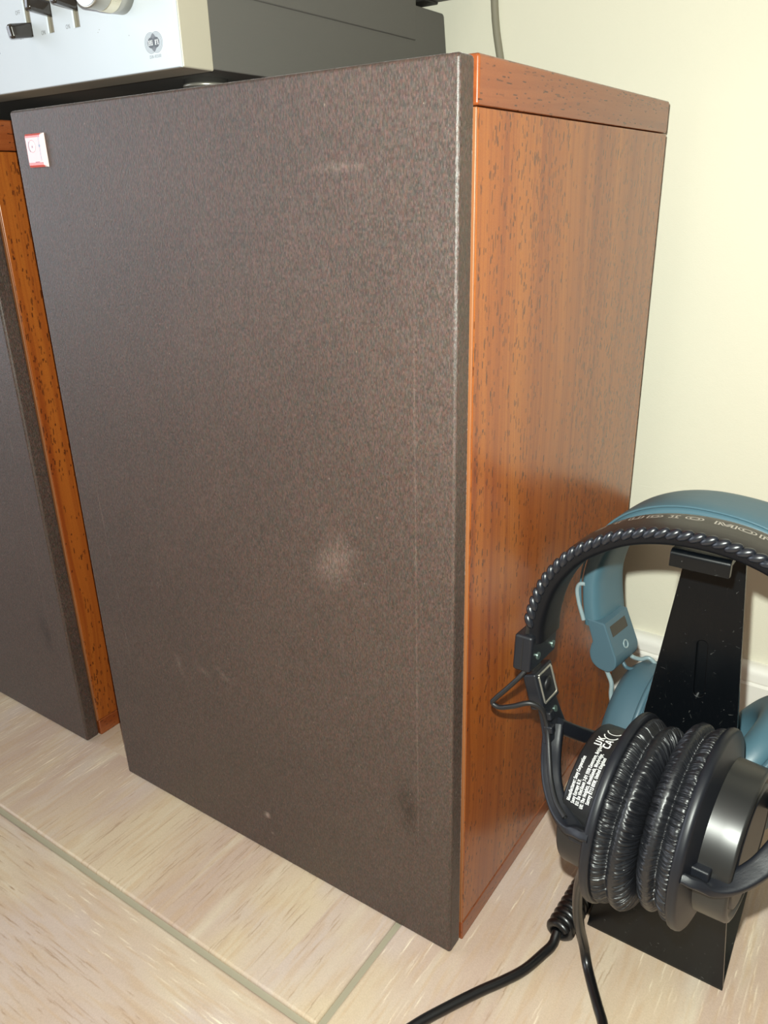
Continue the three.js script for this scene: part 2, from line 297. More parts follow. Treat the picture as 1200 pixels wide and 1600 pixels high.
// ------------------------------------------------------------------ loudspeakers
function loudspeaker() {
  const o = thing('loudspeaker', 'large brown loudspeaker standing whole in the middle, red badge on its cloth grille', 'loudspeaker');
  const wuv = (g) => planarUV(g, (x, y, z, a) => a === 0 ? [-z / D, y / S] : a === 1 ? [x / D, z / S] : [x / D, y / S]);
  const euv = (g) => planarUV(g, (x, y, z, a) => a === 0 ? [y / 0.026, -z / D] : a === 1 ? [x / 0.026, z / D] : [y / 0.026, x / D]);
  const t = 0.0165, top = 0.4036;
  part('top_panel', euv(boxAt(-W, 0, top + 0.0002, S, -D, 0, 0.0012)), M.woodEdge, o);
  part('bottom_panel', euv(boxAt(-W, 0, 0, 0.0128, -D, 0, 0.0010)), M.woodEdge, o);
  part('side_panel', wuv(boxAt(-t, -0.0001, 0.0132, top - 0.0002, -D, -0.0002, 0.0007)), M.wood, o);
  part('side_panel', wuv(boxAt(-W + 0.0001, -W + t, 0.0132, top - 0.0002, -D, -0.0002, 0.0007)), M.wood, o);
  part('edge_strip', boxAt(-0.0042, -0.0003, 0.0132, top - 0.0002, -0.0004, 0.0006, 0.0004), M.woodLip, o);
  part('edge_strip', boxAt(-W + 0.0003, -W + 0.0042, 0.0132, top - 0.0002, -0.0004, 0.0006, 0.0004), M.woodLip, o);
  part('back_panel', boxAt(-W + t, -t, 0.0128, top, -D + 0.001, -D + 0.012), M.darkBoard, o);
  part('baffle', boxAt(-W + t, -t, 0.0128, top, -0.016, -0.001), M.darkBoard, o);
  // cloth stretched over its frame: face and returns carry the weave in metres
  const gx0 = -W + 0.0010, gx1 = -0.0010, gy0 = 0.0010, gy1 = S - 0.0008;
  const gg = new RoundedBoxGeometry(gx1 - gx0, gy1 - gy0, GRILLE - 0.0007, 4, 0.0017); gg.translate((gx0 + gx1) / 2, (gy0 + gy1) / 2, (GRILLE + 0.0007) / 2);
  const gr = part('grille', planarUV(gg, (x, y, z, a) => a === 0 ? [(x + W + (GRILLE - z) * (x < -W / 2 ? -1 : 1)) / W, y / S] : a === 1 ? [(x + W) / W, (y + (GRILLE - z)) / S] : [(x + W) / W, y / S]), M.cloth, o);
  // red badge with a bevelled silver frame
  const bt = canvasTex(256, 256, (c) => {
    c.fillStyle = '#e0605a'; c.fillRect(0, 0, 256, 256); c.fillStyle = '#eeb2b2'; c.fillRect(0, 30, 222, 190); c.fillStyle = '#efd8d6'; c.fillRect(222, 0, 34, 256);  // pale pink centre paints in the glare washing over the red
    c.strokeStyle = '#8d3a3c'; c.lineWidth = 3; c.beginPath(); c.arc(98, 96, 46, 0, 7); c.stroke(); c.strokeStyle = '#f6e9e9'; c.lineWidth = 12; c.beginPath(); c.arc(98, 96, 34, 0, 7); c.stroke();
    c.fillStyle = '#6d5a66'; c.beginPath(); c.arc(98, 100, 9, 0, 7); c.fill(); c.strokeStyle = '#6d5a66'; c.lineWidth = 8; c.beginPath(); c.arc(98, 96, 52, 2.2, 3.9); c.stroke();
    c.fillStyle = '#5d7f93'; c.fillRect(196, 20, 8, 190); c.beginPath(); c.arc(200, 96, 12, 0, 7); c.fill(); c.fillStyle = '#7a3036'; c.fillRect(110, 214, 60, 7);
  });
  const bw = 0.0152, bh = 0.0154, bx = -0.2437, by = 0.4001;
  const bs = new THREE.Shape(); bs.moveTo(-bw / 2 + 0.0009, -bh / 2 + 0.0009); bs.lineTo(bw / 2 - 0.0009, -bh / 2 + 0.0009); bs.lineTo(bw / 2 - 0.0009, bh / 2 - 0.0009); bs.lineTo(-bw / 2 + 0.0009, bh / 2 - 0.0009);
  const bg = new THREE.ExtrudeGeometry(bs, { depth: 0.0006, bevelEnabled: true, bevelSize: 0.0009, bevelThickness: 0.0009, bevelSegments: 1 }); bg.translate(bx, by, GRILLE + 0.0002);
  const bd = part('badge', planarUV(bg, (x, y) => [(x - bx) / bw + 0.5, (y - by) / bh + 0.5]), phy({ map: bt, roughness: 0.35, metalness: 0.1, clearcoat: 0.4, clearcoatRoughness: 0.2 }), gr);
  bd.userData.label = 'red and silver square badge';
  return o;
}
const speakerA = loudspeaker();
{
  const b = speakerA.clone(); b.name = numbered('loudspeaker'); b.userData = { label: 'second brown loudspeaker at the left picture edge, mostly hidden behind the big one', category: 'loudspeaker' };
  b.position.set(-0.3145, 0, -0.0048); b.rotation.y = 0.0; scene.add(b);
}

// ------------------------------------------------------------------ amplifier across both loudspeakers
{
  const yb = 0.4326, xr = -0.1651, zf = -0.0172, H = 0.135, Wd = 0.43, foot = yb - S;
  const A = thing('amplifier', 'silver fronted hi-fi amplifier with dark grey case resting on top of both loudspeakers', 'amplifier', [xr - Wd / 2, S, -0.12]);
  const off = A.position; const P = (g) => { g.translate(-off.x, -off.y, -off.z); return g; };
  M.case = std({ color: 0x5c5a57, roughness: 0.6, metalness: 0.1, bumpMap: M.grain, bumpScale: 0.0001 });
  M.caseDark = std({ color: 0x2b2926, roughness: 0.6 });
  M.trim = std({ color: 0xb9b3a4, roughness: 0.45, metalness: 0.35 });
  const cx0 = -0.3165, cy0 = yb, cw = 0.1514, ch = 0.1;
  const face = canvasTex(2048, 1352, (c, w, h) => {
    c.fillStyle = '#ccd4de'; c.fillRect(0, 0, w, h);
    const X = (x) => (x - cx0) / cw * w, Y = (y) => h - (y - cy0) / ch * h, mm = w / cw / 1000;
    c.fillStyle = '#66686b'; c.textAlign = 'center'; c.textBaseline = 'middle'; c.font = `${2.5 * mm}px sans-serif`;
    c.fillText('OFF', X(-0.2833), Y(0.4684)); c.fillText('ON', X(-0.2835), Y(0.4572)); c.fillText('ON', X(-0.2640), Y(0.4572)); c.fillText('ON', X(-0.2432), Y(0.4575));
    c.fillStyle = '#55585c'; c.fillText('-', X(-0.3045), Y(0.4566)); c.fillText('8', X(-0.3060), Y(0.4525));
    // two overlapping ring sets with the words inside
    const R = 4.2 * mm, ax = X(-0.1834), bx = X(-0.1795), y = Y(0.4440);
    c.save(); c.beginPath(); c.arc(ax, y, R, 0, 7); c.clip(); c.beginPath(); c.arc(bx, y, R, 0, 7); c.fillStyle = '#6f737c'; c.fill(); c.restore();
    c.strokeStyle = '#757982'; c.lineWidth = 0.20 * mm; for (let k = 0; k < 5; k++) for (const x of [ax, bx]) { c.beginPath(); c.arc(x, y, R - k * 0.52 * mm, 0, 7); c.stroke(); }
    c.fillStyle = '#5c6069'; for (const x of [ax + 0.2 * mm, bx - 0.2 * mm]) { c.beginPath(); c.arc(x, y, 2.25 * mm, 0, 7); c.fill(); }
    c.fillStyle = '#eef1f5'; c.font = `bold ${2.75 * mm}px serif`; c.fillText('Hi', X(-0.1836), y); c.fillText('Fi', X(-0.1793), y);
    c.fillStyle = '#62656c'; c.font = `${1.7 * mm}px sans-serif`; c.fillText('DIN 45500', X(-0.1812), Y(0.43825));
    c.fillStyle = '#8c8f92'; for (const [px, py] of [[-0.2193, 0.4535], [-0.2205, 0.4525], [-0.198, 0.4487]]) { c.beginPath(); c.arc(X(px), Y(py), 0.22 * mm, 0, 7); c.fill(); }
  });
  const faceMat = std({ map: face, roughness: 0.6, metalness: 0.0 });
  // face plate with three slots cut through
  const sh = new THREE.Shape(); const e = 0.0006; sh.moveTo(xr - Wd + e, yb + e); sh.lineTo(xr - e, yb + e); sh.lineTo(xr - e, yb + H - e); sh.lineTo(xr - Wd + e, yb + H - e); sh.closePath();
  const slots = [-0.2756, -0.2573, -0.2360];
  for (const s of slots) { const hp = new THREE.Path(); hp.moveTo(s - 0.0030, 0.4560); hp.lineTo(s + 0.0028, 0.4560); hp.lineTo(s + 0.0028, 0.4770); hp.lineTo(s - 0.0030, 0.4770); hp.closePath(); sh.holes.push(hp); }
  const fg = new THREE.ExtrudeGeometry(sh, { depth: 0.0008, bevelEnabled: true, bevelSize: 0.0006, bevelThickness: 0.0006, bevelSegments: 3 }); fg.translate(0, 0, zf - 0.0014);
  const fp = part('front_panel', P(planarUV(fg, (x, y) => [(x - cx0) / cw, (y - cy0) / ch])), faceMat, A);
  fp.userData.label = 'brushed silver front panel with switches';
  part('front_frame', P(boxAt(xr - Wd, xr, yb, yb + H, -0.0388, zf - 0.0021, 0.0008)), M.trim, A);
  for (const s of slots) part('switch_slot', P(mergeGeometries([boxAt(s - 0.0032, s + 0.0030, 0.4555, 0.4775, zf - 0.0024, zf - 0.0016, 0.0002), boxAt(s - 0.0030, s - 0.0016, 0.4558, 0.4772, zf - 0.0020, zf - 0.0007, 0.0002)])), std({ color: 0x8b8577, roughness: 0.5, metalness: 0.2 }), fp);
  M.blackGloss = phy({ color: 0x2a2520, roughness: 0.22, clearcoat: 0.6, clearcoatRoughness: 0.12 });
  slots.forEach((s, k) => { const down = k === 0; const g = rbox(0.0044, 0.0068, 0.0150, 0.0016, 3); g.translate(0, 0, 0.0066); g.rotateX(down ? 0.17 : -0.12); g.translate(s, down ? 0.4600 : 0.4668, zf - 0.002); part('switch_lever', P(g), M.blackGloss, A); });
  // round knob: front cap, knurled ring, smooth skirt
  const kx = -0.2000, ky = 0.4674, kr = 0.0100; const lz = (prof, seg = 96) => { const g = new THREE.LatheGeometry(prof.map((q) => new THREE.Vector2(q[0], q[1])), seg); g.rotateX(Math.PI / 2); g.translate(kx, ky, zf); return P(g); };
  M.alu = std({ color: 0xb4b0a6, roughness: 0.32, metalness: 0.75 });
  const kn = part('knob', lz([[0, 0], [kr, 0], [kr, 0.0062], [kr - 0.0003, 0.0065], [kr - 0.0003, 0.0120], [kr, 0.0123], [kr, 0.0194], [kr - 0.0006, 0.0200], [0, 0.0200]]), M.alu, A);
  part('cap', lz([[0, 0.0200], [kr - 0.0008, 0.0200], [kr - 0.0010, 0.0203], [0, 0.0203]]), std({ color: 0xdde4ee, roughness: 0.5, metalness: 0.2 }), kn);
  { const ks = []; for (let i = 0; i < 110; i++) { const a = i / 110 * Math.PI * 2; const g = new THREE.BoxGeometry(0.00045, 0.00045, 0.0052); g.rotateZ(Math.PI / 4); g.translate(kr - 0.0001, 0, 0.0093); g.rotateZ(a); g.translate(kx, ky, zf); ks.push(g); } const kg = part('knurling', P(mergeGeometries(ks)), std({ color: 0xcfc9b8, roughness: 0.35, metalness: 0.6 }), kn); kg.userData.kind = 'stuff'; }
  // case: lower chassis and lid meeting in a seam, rear housing
  const zb = -0.2224, ys = 0.4670;
  part('chassis', P(boxAt(xr - Wd + 0.001, xr - 0.0012, yb + 0.001, ys + 0.004, zb, -0.0390, 0.0006)), M.case, A);
  part('lid', P(boxAt(xr - Wd, xr - 0.0002, ys, yb + H - 0.002, zb - 0.0006, -0.0392, 0.0008)), M.case, A);
  const rs = new THREE.Shape(); rs.moveTo(-zb, yb + 0.004); rs.lineTo(0.2668, yb + 0.004); rs.lineTo(0.2592, 0.4845); rs.quadraticCurveTo(0.2588, 0.4862, 0.2568, 0.4862); rs.lineTo(-zb, 0.4862); rs.closePath();
  const rg = new THREE.ExtrudeGeometry(rs, { depth: 0.2, bevelEnabled: true, bevelSize: 0.0006, bevelThickness: 0.0006, bevelSegments: 2 }); rg.rotateY(Math.PI / 2); rg.translate(xr - 0.2018, 0, 0);
  part('rear_housing', P(rg), M.case, A);
  for (const [x, z] of [[xr - 0.030, -0.062], [xr - Wd + 0.03, -0.062], [xr - 0.03, -0.20], [xr - Wd + 0.03, -0.20]]) {
    const f = part('foot', P((() => { const g = new THREE.LatheGeometry([[0, 0], [0.0095, 0], [0.0105, 0.001], [0.0115, foot + 0.0012], [0, foot + 0.0012]].map((q) => new THREE.Vector2(...q)), 40); g.translate(x, S, z); return g; })()), M.caseDark, A);
    part('foot_ring', P((() => { const g = new THREE.TorusGeometry(0.0112, 0.0009, 8, 40); g.rotateX(Math.PI / 2); g.translate(x, yb - 0.0022, z); return g; })()), M.alu, f);
  }
}
// black panel on the wall above the amplifier, and the cable hanging down the wall
{
  const o = thing('wall_panel', 'black panel on the wall above the rear of the amplifier, only its lower edge in view', 'panel', [-0.55, 0.4965, WALL]);
  part('body', boxAt(-0.4, 0.3975, 0, 0.34, 0.001, 0.022, 0.002), std({ color: 0x1a1917, roughness: 0.5 }), o);
  part('lower_lip', boxAt(-0.4, 0.372, -0.0012, 0.004, 0.001, 0.018, 0.001), std({ color: 0x24221f, roughness: 0.6 }), o);
  const c = part(numbered('wall_cable'), tube([[-0.1372, 0.62, WALL + 0.0032], [-0.1356, 0.54, WALL + 0.0032], [-0.1340, 0.4925, WALL + 0.0032], [-0.1322, 0.476, WALL + 0.0032], [-0.1285, 0.458, WALL + 0.0032], [-0.122, 0.43, WALL + 0.0035], [-0.115, 0.36, WALL + 0.004], [-0.112, 0.2, WALL + 0.0145], [-0.112, 0.06, WALL + 0.0165], [-0.108, 0.006, WALL + 0.022], [-0.09, 0.0034, WALL + 0.03]], 0.0025, 120), std({ color: 0x8a8574, roughness: 0.6 }), scene);
  c.userData = { label: 'thin grey cable hanging down the wall behind the big loudspeaker', category: 'cable' };
}

// ------------------------------------------------------------------ headphone stand: bent black sheet
const PL = 7 * Math.PI / 180;
M.lacquer = (() => {
  const w = 1024, r = rng(88), a = new Float32Array(w * w); for (let k = 0; k < 4200; k++) { const x = r() * w, y = r() * w, an = r() * 6.28, l = r() < 0.6 ? 1.5 : 3 + 9 * r() * r(), br = 0.05 + 0.5 * r() ** 4; for (let t = 0; t < l; t += 0.5) { const i = Math.floor(x + Math.cos(an) * t) & 1023, j = Math.floor(y + Math.sin(an) * t) & 1023; a[j * w + i] = Math.max(a[j * w + i], br); } }
  const map = tex(w, w, (i, j) => { const e = a[j * w + i]; return [lerp(5, 150, e), lerp(7, 147, e), lerp(10, 138, e)]; });
  const rough = tex(256, 256, (i, j) => 60 + 50 * fbm(i / 40, j / 40, 9, 3), false);
  return phy({ map, roughness: 0.26, specularIntensity: 0.8 });
})();
{
  const st = thing('headphone_stand', 'black bent sheet headphone stand on the tiles carrying both headphones', 'stand', [0.088, 0, -0.08]);
  const o = st.position, P = (g) => { g.translate(-o.x, -o.y, -o.z); return g; };
  const uvm = (g) => planarUV(g, (x, y, z, a) => a === 1 ? [x / 0.25, z / 0.25] : [x / 0.25, y / 0.25]);
  const T = 0.002, LEN = 0.2360;
  const sh = new THREE.Shape(); sh.moveTo(0.0530, 0.0012); sh.lineTo(0.1230, 0.0012); sh.lineTo(0.0990 - 0.112 * (LEN - 0.2138), LEN); sh.lineTo(0.0723 + 0.09 * (LEN - 0.2138), LEN); sh.closePath();
  const hp = new THREE.Path(); const sx = 0.0866, sw = 0.0027; hp.absarc(sx - 0.0004, 0.1795, sw, 0, Math.PI, false); hp.absarc(sx + 0.0016, 0.1560, sw, Math.PI, 2 * Math.PI, false); hp.closePath(); sh.holes.push(hp);
  const fg = new THREE.ExtrudeGeometry(sh, { depth: T, bevelEnabled: true, bevelSize: 0.0003, bevelThickness: 0.0003, bevelSegments: 2, curveSegments: 20 }); fg.translate(0, 0, -T); fg.rotateX(-PL); fg.translate(0, 0, -0.0464);
  const fpt = part('front_plate', P(uvm(fg)), M.lacquer, st);
  const ins = boxAt(sx - 0.006, sx + 0.006, 0.150, 0.186, -0.0032, -0.0019, 0.0003); ins.rotateX(-PL); ins.translate(0, 0, -0.0464); part('slot_backing', P(ins), M.lacquer, fpt);
  const bs = new THREE.Shape(); bs.moveTo(0.0530, 0.0466); bs.lineTo(0.0552, 0.165); bs.lineTo(0.1195, 0.165); bs.lineTo(0.1230, 0.0466); bs.closePath();
  const bg = new THREE.ExtrudeGeometry(bs, { depth: 0.0016, bevelEnabled: true, bevelSize: 0.0003, bevelThickness: 0.0003, bevelSegments: 2 }); bg.rotateX(-Math.PI / 2); bg.translate(0, 0.0003, 0);
  part('base_plate', P(uvm(bg)), M.lacquer, st);
  // front hook: tray with a lip, rear hook
  const yt = 0.2462, zt = -0.0464 - 0.24 * Math.sin(PL);
  const hk = new THREE.Shape(); const zb2 = 0.0464 + 0.2335 * Math.sin(PL) - 0.001; hk.moveTo(zb2, 0.2335); hk.lineTo(0.0460, yt - 0.0016); hk.lineTo(0.0172, yt); hk.quadraticCurveTo(0.0150, yt, 0.0150, yt - 0.0018); hk.lineTo(0.0150, yt - 0.0062); hk.lineTo(0.0178, yt - 0.0066); hk.lineTo(0.0178, yt - 0.0022); hk.lineTo(0.0460, yt - 0.0038); hk.lineTo(zb2, 0.2312); hk.closePath();
  const hg = new THREE.ExtrudeGeometry(hk, { depth: 0.0216, bevelEnabled: true, bevelSize: 0.0003, bevelThickness: 0.0003, bevelSegments: 2 }); hg.rotateY(Math.PI / 2); hg.translate(0.0795, 0, 0);
  part('front_hook', P(uvm(hg)), M.lacquer, st);
  part('rear_hook', P(uvm(boxAt(0.0762, 0.0962, 0.2244, 0.2264, -0.130, zt - 0.001, 0.0008))), M.lacquer, st);
}

// ------------------------------------------------------------------ black studio headphones
M.plastic = phy({ color: 0x13151b, roughness: 0.42, specularIntensity: 0.8, bumpMap: M.grain, bumpScale: 0.00006 });
M.plasticDark = phy({ color: 0x0d0d10, roughness: 0.5 });
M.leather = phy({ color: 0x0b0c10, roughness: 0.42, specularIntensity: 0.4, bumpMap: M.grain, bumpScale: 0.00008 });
M.padLeather = phy({ color: 0x15161a, roughness: 0.40 });
M.screw = std({ color: 0x9db5ac, roughness: 0.3, metalness: 0.9 });
M.steel = std({ color: 0xc9c6bd, roughness: 0.3, metalness: 0.9 });
M.litCupPaint = phy({ color: 0x3a3a3a, roughness: 0.36, metalness: 0.7 });  // right cup housing: flash highlight painted in as a lighter grey
const HL = 4.7 * Math.PI / 180;
{
  const hp = thing('headphones', 'black studio headphones with white lettering hung on the front of the stand', 'headphones', [0.0902, 0.12, -0.012]);
  hp.rotation.x = -HL;
  const U0 = -0.0005;
  const half = [[0.0624, 0.0735], [0.0627, 0.079], [0.0620, 0.087], [0.0603, 0.0953], [0.0572, 0.104], [0.0528, 0.1115], [0.0478, 0.1178], [0.0417, 0.1231], [0.0283, 0.1310], [0.0144, 0.1350], [0, 0.1362]];
  const bp = []; for (const q of half) bp.push([U0 - q[0], q[1], 0]); for (let i = half.length - 2; i >= 0; i--) bp.push([U0 + half[i][0], half[i][1], 0]);
  const NB = 180, fr = framesAlong(bp, NB, [0, 0, 1]); // A = outward?, B = +z
  for (const f of fr) { const c = new THREE.Vector3(U0, 0.07, 0); if (f.A.dot(f.p.clone().sub(c)) < 0) f.A.negate(); f.B.set(0, 0, 1); }
  const w0 = -0.0105, w1 = 0.0165, sec = [], cushion = [];
  for (let i = 0; i <= 24; i++) { const t = i / 24; sec.push([0.0002 + 0.0016 * (1 - (2 * t - 1) ** 4), lerp(w1, w0, t)]); }
  for (let i = 1; i < 24; i++) { const t = i / 24; sec.push([-0.0016, lerp(w0, w1, t)]); }
  for (let i = 0; i <= 24; i++) { const t = i / 24; cushion.push([-0.0014, lerp(w1 - 0.0003, w0 + 0.0003, t)]); }
  for (let i = 1; i < 24; i++) { const t = i / 24; cushion.push([-0.0050 - 0.0012 * (1 - (2 * t - 1) ** 6) + 0.0030 * Math.abs(2 * t - 1) ** 10, lerp(w0 + 0.0003, w1 - 0.0003, t)]); }
  // lettering along the band: v runs from the front edge over the crown
  const per = (() => { let p = 0; for (let j = 0; j < sec.length; j++) { const a = sec[j], b = sec[(j + 1) % sec.length]; p += Math.hypot(a[0] - b[0], a[1] - b[1]); } return p; })();
  const bandLen = curve(bp).getLength();
  const bandTex = canvasTex(2048, 600, (c, w, h) => {
    c.fillStyle = '#221f1e'; c.fillRect(0, 0, w, h); const mmx = w / bandLen / 1000, mmy = h / per / 1000;  // browner crown: sheen from the overhead lamp put into the leather colour
    c.save(); c.translate(w / 2, h - 16.8 * mmy); c.scale(mmx, mmy); c.strokeStyle = '#a39e96'; c.lineWidth = 0.34; c.textBaseline = 'middle'; c.font = 'bold 5.6px sans-serif';
    const put = (s, x0, dx) => { [...s].forEach((ch, i) => { c.save(); c.translate(x0 + i * dx, 0); c.scale(1.75, 1); c.textAlign = 'center'; c.strokeText(ch, 0, 0); c.restore(); }); };
    put('STUDIO', -42.0, 7.4); put('MONITOR', 6.2, 7.6); c.restore();
  });
  M.litBandLeather = phy({ map: bandTex, roughness: 0.38, specularIntensity: 0.6, bumpMap: M.grain, bumpScale: 0.00006 });
  const band = part('headband', sweep(fr, sec), M.litBandLeather, hp);
  part('band_cushion', sweep(fr, cushion), M.leather, hp);  // inner side kept darker than the crown, which carries the painted sheen
  band.userData.label = 'padded leather headband with outlined lettering';
  // laced edge: one short slanted stitch after the other
  const sg = new THREE.SphereGeometry(1, 14, 10); sg.scale(0.0036, 0.0018, 0.0019);
  M.lace = phy({ color: 0x12151c, roughness: 0.33, clearcoat: 0.2, clearcoatRoughness: 0.3 });
  const NS = Math.round(bandLen / 0.0043), cc = curve(bp);
  for (const edge of [0.0160]) for (let i = 2; i < NS - 1; i++) {
    if (edge < 0 && (i < 14 || i > NS - 14)) continue;
    const t = (i + 0.5) / NS, p = cc.getPointAt(t), T = cc.getTangentAt(t), N = new THREE.Vector3(-T.y, T.x, 0); if (N.dot(p.clone().sub(new THREE.Vector3(U0, 0.07, 0))) < 0) N.negate();
    const X = T.clone().multiplyScalar(Math.cos(0.55)).addScaledVector(N, Math.sin(0.55)), Z = new THREE.Vector3(0, 0, 1), Y = new THREE.Vector3().crossVectors(Z, X);
    const m = part('stitch', sg, M.lace, band); m.quaternion.setFromRotationMatrix(new THREE.Matrix4().makeBasis(X, Y, Z)); m.position.copy(p).addScaledVector(N, -0.0004).add(new THREE.Vector3(0, 0, edge));
  }
  // one side: slider housing, slider, yoke fork, built for the left and mirrored
  const side = (mir) => {
    const Q = (g) => { if (mir) { const f = flipX(g); f.translate(2 * U0, 0, 0); return f; } return g; };
    const box = (cx, cy, cz, w, h, d, r, rz = 0) => { const g = rbox(w, h, d, r, 3); g.rotateZ(rz); g.translate(cx, cy, cz); return g; };
    const hs = part('slider_housing', Q(box(-0.0632, 0.0692, 0.0045, 0.0084, 0.0172, 0.0285, 0.0014)), M.plastic, hp);
    for (const [v, w] of [[0.0655, -0.0052], [0.0665, 0.0112]]) { const g = new THREE.CylinderGeometry(0.0017, 0.0017, 0.0008, 20); g.rotateZ(Math.PI / 2); g.translate(-0.0588, v, w); part('screw', Q(g), M.screw, hs); const x = box(-0.0584, v, w, 0.0002, 0.0022, 0.0005, 0.0001); part('screw_slot', Q(x), M.plasticDark, hs); }
    part('seam', Q(box(-0.0633, 0.0692, 0.0186, 0.0006, 0.0150, 0.0006, 0.0001)), M.plasticDark, hs);
    part('slider_strip', Q(box(-0.0622, 0.0560, 0.004, 0.0012, 0.016, 0.0085, 0.0004)), M.steel, hp);
    const ad = part('slider_block', Q(box(-0.0590, 0.0487, 0.0038, 0.0066, 0.0170, 0.0180, 0.0011, 0.34)), M.plastic, hp);
    for (const [v, w, h, d] of [[0.0563, 0.0038, 0.0010, 0.0130], [0.0440, 0.0038, 0.0010, 0.0130], [0.0500, -0.0028, 0.0124, 0.0010], [0.0500, 0.0104, 0.0124, 0.0010]]) part('click_frame', Q(box(-0.0560 + (0.050 - v) * 0.34, v, w, 0.0012, h, d, 0.0004, 0.34)), M.steel, ad);
    { const g = new THREE.SphereGeometry(0.0036, 20, 14); g.scale(0.45, 1.1, 1); g.translate(-0.0560, 0.0500, 0.0038); part('catch', Q(g), M.plasticDark, ad); }
    const stemF = framesAlong([[-0.0570, 0.0450, 0.0040], [-0.0530, 0.0350, 0.0040], [-0.0500, 0.0270, 0.0042]], 14, [0, 0, 1]);
    const yoke = part('yoke', Q(sweep(stemF, superSection(0.0021, 0.0075, 5, 28), true, (t) => [1, 0.95 + 0.45 * t * t])), M.plastic, hp);
    { const g = new THREE.CylinderGeometry(0.0015, 0.0015, 0.001, 20); g.rotateZ(Math.PI / 2 + 0.35); g.translate(-0.0520, 0.0380, 0.0020); part('screw', Q(g), M.screw, yoke); }
    const armF = [[-0.0510, 0.0310, 0.0040], [-0.0487, 0.0235, 0.0105], [-0.0455, 0.0181, 0.0175], [-0.0415, 0.0131, 0.0235], [-0.0343, 0.0083, 0.0308], [-0.0270, 0.0070, 0.0355], [-0.0215, 0.0085, 0.0385], [-0.0180, 0.0090, 0.0392]];
    const armR = [[-0.0510, 0.0310, 0.0035], [-0.0470, 0.0250, -0.0050], [-0.0440, 0.0200, -0.0125], [-0.0405, 0.0150, -0.0205], [-0.0350, 0.0090, -0.0300], [-0.0280, 0.0060, -0.0360], [-0.0215, 0.0060, -0.0390], [-0.0180, 0.0060, -0.0392]];
    for (const [a, sgn] of [[armF, 1], [armR, -1]]) {
      const f = framesAlong(a, 60, [1, 0, 0]);
      part('yoke_arm', Q(sweep(f, superSection(sgn > 0 ? 0.0023 : 0.0034, 0.0046, 4, 24), true, (t) => [1, 1.0 - 0.15 * t])), M.plastic, yoke);
    }
    if (!mir) {
      const cb = part('yoke_cable', tube([[-0.0611, 0.0619, 0.0160], [-0.0640, 0.0570, 0.0180], [-0.0690, 0.0500, 0.0190], [-0.0735, 0.0440, 0.0195], [-0.0750, 0.0412, 0.0195], [-0.0722, 0.0400, 0.0194], [-0.0654, 0.0428, 0.0194], [-0.0580, 0.0462, 0.0175], [-0.0535, 0.0437, 0.0150], [-0.0512, 0.0370, 0.0135], [-0.0490, 0.0300, 0.0150], [-0.0462, 0.0235, 0.0190], [-0.0425, 0.0175, 0.0245], [-0.0370, 0.0130, 0.0310], [-0.0310, 0.0108, 0.0355]], 0.00115, 160, 10), M.plasticDark, hp);
      part('cable_clip', box(-0.0512, 0.0400, 0.0122, 0.0042, 0.0040, 0.0038, 0.0008, 0.3), M.plastic, yoke);
      part('cable_clip', box(-0.0498, 0.0340, 0.0128, 0.0044, 0.0036, 0.0040, 0.0008, 0.2), M.plastic, yoke);
    }
  };
  side(false); side(true);
  // ear cups: housing, flange and crumpled pad turned about the cup axis
  const cupTex = canvasTex(1024, 512, (c, w, h) => { // x: angle 0..100 degrees upwards; y: across the housing, outer edge at the top
    c.fillStyle = '#1b1b1d'; c.fillRect(0, 0, w, h); const k = w / 55.85; c.fillStyle = '#e4e4e2'; c.textBaseline = 'middle'; c.textAlign = 'left';
    const line = (s, x, y, f) => { c.font = `bold ${f * k}px sans-serif`; c.save(); c.translate(x * k, y * k); c.scale(0.62, 1); c.fillText(s, 0, 0); c.restore(); };
    line('Manufacturer: Sony Corporation', 14.0, 3.4, 2.1); line('Sony Europe B.V.', 13.6, 5.4, 2.1); line('EU: Da Vincilaan 7-D1 1930 Zaventem, Belgium', 13.4, 7.4, 2.1); line('UK: The Heights, Brooklands, Weybridge,', 12.8, 9.4, 2.1); line('      Surrey KT13 0XW, United Kingdom', 13.4, 11.4, 2.1);
    c.font = `bold ${4.2 * k}px sans-serif`; const big = (s, x, y) => { c.font = `bold ${4.4 * k}px sans-serif`; c.save(); c.translate(x * k, y * k); c.fillText(s, 0, 0); c.restore(); };
    big('UK', 41.5, 5.6); big('CA', 41.3, 9.4); c.strokeStyle = '#e4e4e2'; c.lineWidth = 0.55 * k; for (const q of [0, 4]) { c.beginPath(); c.arc((50.5 + q) * k, 8.5 * k, 3 * k, 1.7, 4.6); c.stroke(); }
  });
  const housingProf = [[0.0025, 0.0325], [0.0040, 0.0323], [0.0090, 0.0321], [0.0150, 0.0318], [0.0160, 0.0312], [0.0164, 0.0302], [0.0162, 0.0292], [0.0150, 0.0288], [0.0148, 0.0270], [0.0148, 0.0150], [0.0160, 0.0146], [0.0162, 0.0130], [0.0162, 0.0001]];
  const cup = (sgn, pos, yaw) => { // sgn -1: outward is -x
    const g0 = new THREE.Group(); g0.name = 'ear_cup'; g0.position.set(...pos); g0.rotation.y = yaw; hp.add(g0);
    const O = (g) => sgn < 0 ? flipX(g) : g;
    const hg = latheX(housingProf, 128);
    if (sgn < 0) { // uv for the print
      const uv = hg.attributes.uv, p = hg.attributes.position; for (let i = 0; i < uv.count; i++) { const a = Math.atan2(p.getY(i), p.getZ(i)) * 180 / Math.PI; uv.setXY(i, clamp(a / 100, 0.002, 0.998), clamp(p.getX(i) > 0.0163 || Math.hypot(p.getY(i), p.getZ(i)) < 0.031 ? 0.999 : p.getX(i) / 0.0166 * 0.985, 0.002, 0.998) * (16.6 / 27.9) + (1 - 16.6 / 27.9)); }
    }
